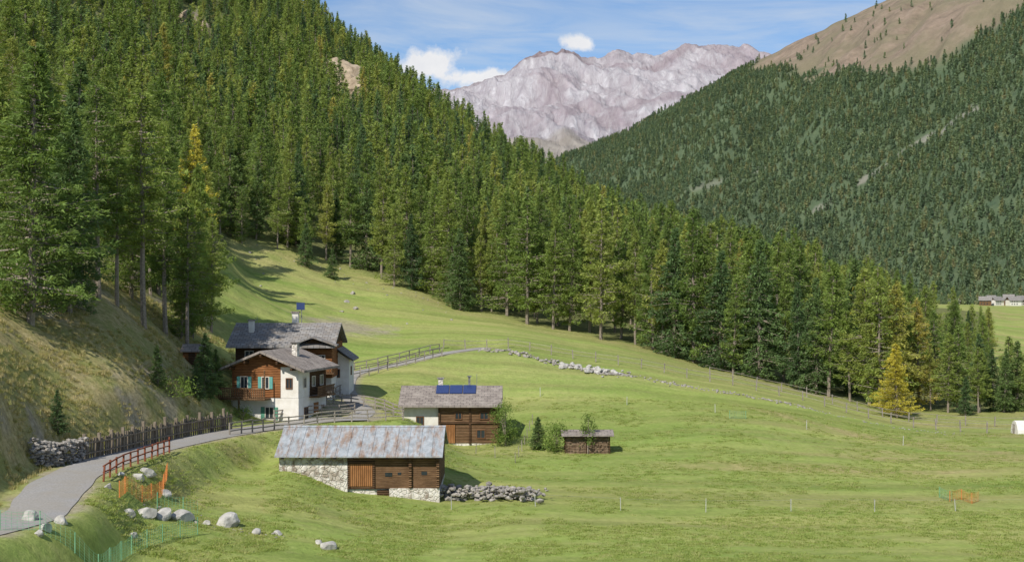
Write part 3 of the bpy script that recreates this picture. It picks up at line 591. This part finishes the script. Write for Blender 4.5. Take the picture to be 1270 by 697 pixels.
boxes('gallery',b,wood_old,[(5.6,W+.2,-1.,-.02,2.3,2.42),(5.6,W+.2,-1.,-.93,3.1,3.2)]+[(5.6+k*.22,5.7+k*.22,-.99,-.95,2.42,3.1) for k in range(18)])
boxes('chimney',b,plaster,[(1.1,1.6,2.,2.5,5.6,7.2),(4.9,5.5,4.2,4.8,6.,7.9)]); boxes('chimney_cap',b,roof_brown,[(1.,1.7,1.9,2.6,7.2,7.32),(4.8,5.6,4.1,4.9,7.9,8.05)])
boxes('satellite_mast',b,iron,[(5.75,5.82,4.5,4.57,6.5,8.3),(1.9,1.94,2.,2.04,5.9,7.6)]); boxes('solar_panel_small',b,solar,[(5.3,6.1,4.4,4.47,8.2,8.9)])
boxes('eave_beams',b,wood_dark,[(k*1.1,k*1.1+.14,-.8,.2,4.78,4.93) for k in range(5)])
# annex
b=empty('white_annex_house',(-18.3,138,-10.9))
boxes('walls',b,plaster,[(0,2.5,0,4,-1,3.3)]); prism('gable',b,plaster,[(0,3.3),(1.25,4.1),(2.5,3.3)],.01,3.95,'y')
roof(b,roof_stone,-.7,4.6,-.4,1.25,2.95,3.3,4.5,3.3,.15,'y'); win(b,1.3,1.6,.5,.7,0,'f',None,frame_b); win(b,1.5,1.8,.5,.7,2.5,'s',None,frame_b)
# firewood shed
b=empty('firewood_shed',(4.7,127,h1(6.5,127.5)-.05))
boxes('posts',b,wood_dark,[(x_,x_+.12,y_,y_+.12,0,1.75) for x_ in (0,1.95,3.95) for y_ in (0,2.)]); boxes('back_wall',b,wood_dark,[(0,4.07,2.13,2.2,0,1.7)])
prism('lean_roof',b,roof_brown,[(-.4,1.72),(1.1,2.1),(2.6,1.75),(2.6,1.65),(1.1,2.),(-.4,1.62)],-.3,4.4)
V=[];Fc=[];nv=0
for i in range(32):
    for k in range(11):
        cx_=.2+i*.118;cz_=.1+k*.135; rr=.06
        if 1.9<cx_<2.12: continue
        a=np.arange(6)*math.pi/3+random.random(); y0=.1+random.uniform(-.08,.08)
        for yv in (y0,y0+1.6): V+= [(cx_+rr*math.cos(q),yv,cz_+rr*math.sin(q)) for q in a]
        Fc.append([nv+q for q in range(6)]); Fc+=[[nv+q,nv+6+q,nv+6+(q+1)%6,nv+(q+1)%6] for q in range(6)]; nv+=12
mesh_obj('stacked_logs',V,Fc,simple('cut_wood',(.16,.1,.06),(.34,.25,.17),3,.3),b)
b=empty('wooden_hut',((238-CX)/F*128,128,h1((238-CX)/F*128,128)-.2)); boxes('walls',b,wood_red,[(-.8,.8,0,1.6,0,1.5)]); roof(b,roof_brown,-1.,1.,-.3,.8,1.9,1.5,2.1,1.5,.1); boxes('door',b,wood_dark,[(-.3,.3,-.04,0,.05,1.3)])
# village
vil=[(1222,1380,11,9),(1232,1420,9,10),(1240,1390,12,9),(1251,1430,10,11),(1260,1385,12,9),(1270,1400,11,10),(1283,1390,12,9),(1186,1450,8,6)]
for i,(px,d,w_,h_) in enumerate(vil):
    x=(px-CX)/F*d; b=empty('village_house',(x,d,h1(x,d)-.3),[-20,10,30][i%3])
    boxes('walls',b,plaster if i%3 else wood_old,[(-w_/2,w_/2,0,9,0,h_*.65)]); prism('gable',b,wood_dark,[(0,h_*.65),(4.5,h_),(9,h_*.65)],-w_/2+.1,w_/2-.1)
    roof(b,roof_stone,-w_/2-.8,w_/2+.8,-1.,4.5,10,h_*.6,h_+.3,h_*.6,.3); 
    boxes('windows',b,glass,[(-w_/2+1.5+k*2.6,-w_/2+2.6+k*2.6,-.05,0,1.5+r*2.4,2.7+r*2.4) for k in range(3) for r in range(2)])
vp=[]
for i in range(300):
    px=random.uniform(1165,1330); d=random.uniform(1440,1580); x=(px-CX)/F*d; vp.append((x,d,h1(x,d)))
scatter('village_trees',farc,np.array(vp),rng.randint(0,4,300),np.stack([np.zeros(300)]*2+[rng.uniform(0,6,300)],1),np.stack([rng.uniform(.4,.9,300)]*3,1))
# ------------------------------------------------------------------ fences
def polyline(line,step):
    P=np.array([((a-CX)/F*b_,b_) for a,b_ in line])
    L=np.concatenate([[0],np.cumsum(np.linalg.norm(np.diff(P,axis=0),axis=1))]); nn=max(2,int(L[-1]/step)+1); s_=np.linspace(0,L[-1],nn)
    return np.stack([np.interp(s_,L,P[:,0]),np.interp(s_,L,P[:,1])],1)
def bar(V,Fc,p,q,r,up=(0,0,1)):
    p=np.array(p);q=np.array(q);d=q-p;d=d/np.linalg.norm(d); u=np.array(up,float) if abs(d[2])<.9 else np.array([1.,0,0]); a=np.cross(d,u);a/=np.linalg.norm(a);c_=np.cross(d,a); n0=len(V)
    ra,rc=(r if isinstance(r,tuple) else (r,r))
    for e in (p,q):
        for sa,sc_ in ((-1,-1),(1,-1),(1,1),(-1,1)): V.append(tuple(e+a*ra*sa+c_*rc*sc_))
    Fc+=[[n0+k for k in f] for f in ((0,1,2,3),(7,6,5,4),(0,4,5,1),(1,5,6,2),(2,6,7,3),(3,7,4,0))]
def fence(name,line,step,h,rails,mat,pr=.06,rr=.035,jit=.05):
    Q=polyline(line,step); z=H(Q[:,0],Q[:,1]); V=[];Fc=[]; 
    for (x,y),zz_ in zip(Q,z):
        bar(V,Fc,(x,y,zz_-.3),(x+random.gauss(0,jit),y+random.gauss(0,jit),zz_+h*random.uniform(.9,1.1)),pr)
    for rl in rails:
        for i in range(len(Q)-1):
            bar(V,Fc,(Q[i][0],Q[i][1],z[i]+rl*h+random.gauss(0,.02)),(Q[i+1][0],Q[i+1][1],z[i+1]+rl*h+random.gauss(0,.02)),rr)
    mesh_obj(name,V,Fc,mat)
Q=polyline([(104,91.5),(135,95),(180,102),(230,109.5),(287,117)],.34); z=H(Q[:,0],Q[:,1]); V=[];Fc=[]
for i,((x,y),zz_) in enumerate(zip(Q,z)):
    big=i%6==0
    bar(V,Fc,(x,y,zz_-.5),(x+random.gauss(0,.03),y+random.gauss(0,.04),zz_+(1.75 if big else 1.35)*random.uniform(.88,1.08)),(.12,.1) if big else (.13,.035))
for i in range(0,len(Q)-1): 
    for hh in (.4,1.05): bar(V,Fc,(Q[i][0]+.1,Q[i][1]-.08,z[i]+hh),(Q[i+1][0]+.1,Q[i+1][1]-.08,z[i+1]+hh),.05)
mesh_obj('plank_fence',V,Fc,simple('old_plank',(.1,.08,.06),(.3,.25,.19),2,.5,stretch=(4,4,1)))
line_stones('dry_stone_wall',[(42,86.5),(70,88),(103,91)],420,.16,.25,.5,rock,1.5)
fence('red_rail_fence',[(128,82),(150,86),(176,90),(210,96.5)],1.4,1.,(.5,.9),wood_fence_red,.05,.035)
fence('rail_fence',[(285,110.5),(340,116),(400,119.5),(450,121),(500,122)],1.4,1.05,(.35,.65,.95),wood_grey,.055,.045)
fence('rail_fence',[(340,121.8),(400,125),(440,126.5)],1.4,1.05,(.35,.65,.95),wood_grey,.055,.045)
fence('rail_fence',[(405,128),(428,131),(462,130),(500,127)],1.2,1.1,(.35,.65,.95),wood_grey,.055,.045)
fence('rail_fence',[(405,133),(430,140),(425,150),(470,155),(548,163.5)],1.5,1.05,(.5,.95),wood_grey,.055,.04)
fence('rail_fence',[(425,156),(480,161),(545,168)],1.6,1.0,(.5,.95),wood_grey,.055,.04)
fence('pasture_fence',[(550,170),(600,171),(700,168),(800,167),(900,166),(1000,164),(1100,158),(1180,153),(1290,150)],2.6,1.15,(.45,.85),wood_grey,.06,.022)
fence('pasture_fence',[(880,176),(950,172),(1040,168),(1120,163),(1270,158)],3.,1.1,(.5,.9),wood_grey,.055,.018)
fence('wire_fence',[(590,127),(640,122),(660,140)],3,1.,(.5,.95),wood_grey,.03,.004)
post_w=simple('grey_post',(.34,.34,.32),(.55,.55,.52),3,0)
wire_m=simple('wire',(.2,.21,.18),(.32,.33,.28),3,0)
fence('electric_fence',[(560,100),(740,99),(900,99),(1050,99),(1160,100),(1290,100)],5.5,.9,(),post_w,.02)
fence('electric_fence_wire',[(560,100),(740,99),(900,99),(1050,99),(1160,100),(1290,100)],5.5,.9,(.9,),wire_m,.006,.004)
fence('electric_fence',[(670,150),(800,147),(930,143),(1120,137)],9,.9,(),post_w,.025)
green=simple('green_net',(.12,.32,.18),(.25,.48,.3),3,0); orange=simple('orange_net',(.6,.18,.05),(.75,.28,.09),3,0)
def net(name,line,mat,h=1.,wr=.003):
    Q=polyline(line,.25); z=H(Q[:,0],Q[:,1]); V=[];Fc=[]
    for i in range(len(Q)):
        sag=1-.12*math.sin(math.pi*((i%7)/7.)); bar(V,Fc,(Q[i][0],Q[i][1],z[i]),(Q[i][0],Q[i][1],z[i]+h*sag),wr if i%7 else .02)
    for r in np.linspace(.08,1,7):
        for i in range(len(Q)-1): 
            s0,s1=[1-.12*math.sin(math.pi*((k%7)/7.)) for k in (i,i+1)]
            bar(V,Fc,(Q[i][0],Q[i][1],z[i]+r*h*s0),(Q[i+1][0],Q[i+1][1],z[i+1]+r*h*s1),wr)
    mesh_obj(name,V,Fc,mat)
net('green_net_fence',[(0,66.5),(60,67),(122,69)],green,1.,.005); net('green_net_fence',[(122,69),(165,74.5),(205,78),(245,81)],green,1.0,.005); net('green_net_fence',[(195,84),(245,86)],green,1.,.005)
net('orange_net_fence',[(148,80),(158,82.5),(175,83),(200,87),(208,91)],orange,1.0,.005)
net('orange_net_fence',[(1178,104),(1190,105),(1205,103),(1214,104)],orange,.8,.005); net('green_net_fence',[(1165,106),(1180,104)],green,.8,.006); net('green_net_fence',[(905,142),(925,142.5)],green,.8,.006)
arc=[(1.1*math.cos(q),1.5*math.sin(q)) for q in np.linspace(0,math.pi,9)]
b=empty('covered_hay_bale',((1258-CX)/F*151,151,h1((1258-CX)/F*151,151)-.1)); prism('white_cover',b,plaster,[(u_,z_) for u_,z_ in arc],0,3.,'x'); boxes('pallet',b,wood_grey,[(-.05,3.05,-1.15,1.15,-.1,.06)])
# ------------------------------------------------------------------ grass tufts
def tufts(nm,fol,hmin,hmax,spread=.1,blade=.015):
    tg=bpy.data.collections.new(nm)
    for k in range(3):
        r=np.random.RandomState(k); V=[];Fc=[]
        for i in range(26):
            a=r.uniform(0,6.28); p=r.normal(0,spread,2); l=r.uniform(hmin,hmax); ln=r.uniform(.05,.2); w_=blade
            V+=[(p[0]-w_*math.sin(a),p[1]+w_*math.cos(a),-.02),(p[0]+w_*math.sin(a),p[1]-w_*math.cos(a),-.02),(p[0]+ln*math.cos(a),p[1]+ln*math.sin(a),l)]; Fc.append([3*i,3*i+1,3*i+2])
        tg.objects.link(mesh_obj(nm+'_%d'%k,V,Fc,fol,attrs={'shade':r.uniform(.85,1.2,len(V))},do_link=False))
    return tg
tg=tufts('dry_tuft',foliage('dry_grass_blades',[(0,(.26,.28,.09)),(.5,(.42,.38,.17)),(1,(.56,.48,.28))],.45),.08,.25)
N_=16000; px=rng.uniform(-60,290,N_); d=rng.uniform(74,150,N_); x=(px-CX)/F*d; z=H(x,d); dr_,_=dist_to(road_c,x,d)
roadx=np.interp(d,road_c[:,1],road_c[:,0])
ok=(dr_>2.2)&(z>-12)&(x<roadx-1.5)&(d<np.interp(px,TLp,TLd)+12)&(fbm(x/2.5,d/2.5,3)>.45); x,d,z=x[ok],d[ok],z[ok]; k=len(x)
scatter('hillside_grass',tg,np.stack([x,d,z],1),rng.randint(0,3,k),np.stack([np.zeros(k),np.zeros(k),rng.uniform(0,6,k)],1),np.stack([rng.uniform(.6,1.3,k)]*3,1))
tg=tufts('meadow_tuft',foliage('meadow_grass_blades',[(0,(.24,.33,.08)),(.6,(.33,.39,.11)),(1,(.45,.44,.2))],.45),.04,.1,.16,.02)
N_=40000; px=rng.uniform(0,1290,N_); d=75+75*rng.rand(N_)**1.3; x=(px-CX)/F*d; z=H(x,d); dr_,_=dist_to(road_c,x,d)
roadx=np.interp(d,road_c[:,1],road_c[:,0])
ok=(dr_>2.2)&(x>roadx)&(rng.rand(N_)<sst(.35,.6,fbm(x/3.,d/3.,3))); x,d,z=x[ok],d[ok],z[ok]; k=len(x)
scatter('meadow_grass',tg,np.stack([x,d,z],1),rng.randint(0,3,k),np.stack([np.zeros(k),np.zeros(k),rng.uniform(0,6,k)],1),np.stack([rng.uniform(.6,1.3,k)]*3,1))
# ------------------------------------------------------------------ light, sky, camera
Sd=Vector((-.52,-.85,0)).normalized(); el=math.radians(44); S=Vector((Sd.x*math.cos(el),Sd.y*math.cos(el),math.sin(el)))
sun=bpy.data.lights.new('sun','SUN'); sun.energy=5.; sun.angle=math.radians(.5); sun.color=(1,.945,.85)
so=link(bpy.data.objects.new('sun',sun)); so.rotation_euler=S.to_track_quat('Z','Y').to_euler()
w=bpy.data.worlds.new('World'); scene.world=w; w.use_nodes=True; nt=w.node_tree; bg=nt.nodes['Background']; bg.inputs[1].default_value=.115
sky=nt.nodes.new('ShaderNodeTexSky'); sky.sky_type='NISHITA'; sky.sun_disc=False; sky.sun_elevation=el; sky.sun_rotation=math.atan2(S.x,S.y); sky.air_density=1.; sky.dust_density=.3; sky.altitude=1800
class Wd(M):
    def __init__(s,nt): s.nt=nt; s.tc=nt.nodes.new('ShaderNodeTexCoord').outputs['Generated']
q=Wd(nt); sep=nt.nodes.new('ShaderNodeSeparateXYZ'); nt.links.new(q.tc,sep.inputs[0])
yy=q.math('MAXIMUM',sep.outputs[1],.05); u=q.math('DIVIDE',sep.outputs[0],yy); v=q.math('DIVIDE',sep.outputs[2],yy)
nz=q.noise(42,6,.6); nz2=q.noise(110,5,.6)
def puff(cu,cv,ru,rv):
    a=q.math('DIVIDE',q.math('SUBTRACT',u,cu),ru); b_=q.math('DIVIDE',q.math('SUBTRACT',v,cv),rv)
    r_=q.math('SQRT',q.math('ADD',q.math('MULTIPLY',a,a),q.math('MULTIPLY',b_,b_)))
    r_=q.math('ADD',r_,q.math('MULTIPLY',q.math('SUBTRACT',nz,.5),2.2)); r_=q.math('ADD',r_,q.math('MULTIPLY',q.math('SUBTRACT',nz2,.5),1.0))
    return q.ramp(r_,[(.5,1.),(1.05,0.)])
p1=puff(-.0575,.152,.026,.0135); p2=puff(-.025,.143,.032,.0095); p3=puff(.049,.167,.015,.007)
pf=q.math('MAXIMUM',q.math('MAXIMUM',p1,p2),p3)
wis=q.ramp(q.noise(6,7,.62,q.map((1,1,6.5),rot=(0,.3,0)),1.),[(.38,.05),(.78,.7)])
skyc=q.mix(1.,sky.outputs[0],(.72,.87,1.03),'MULTIPLY')
skyc=q.mix(wis,skyc,(5.6,6.1,6.7)); skyc=q.mix(pf,skyc,q.mix(nz,(6.,6.2,6.7),(8.6,8.5,8.4)))
nt.links.new(skyc,bg.inputs[0])
cam=bpy.data.cameras.new('camera'); cam.lens=50; cam.sensor_width=36; cam.clip_end=30000; cam.clip_start=.5
co=link(bpy.data.objects.new('camera',cam)); co.rotation_euler=(math.radians(90),0,0); scene.camera=co
scene.view_settings.view_transform='Standard'; scene.view_settings.look='None'; scene.view_settings.exposure=0
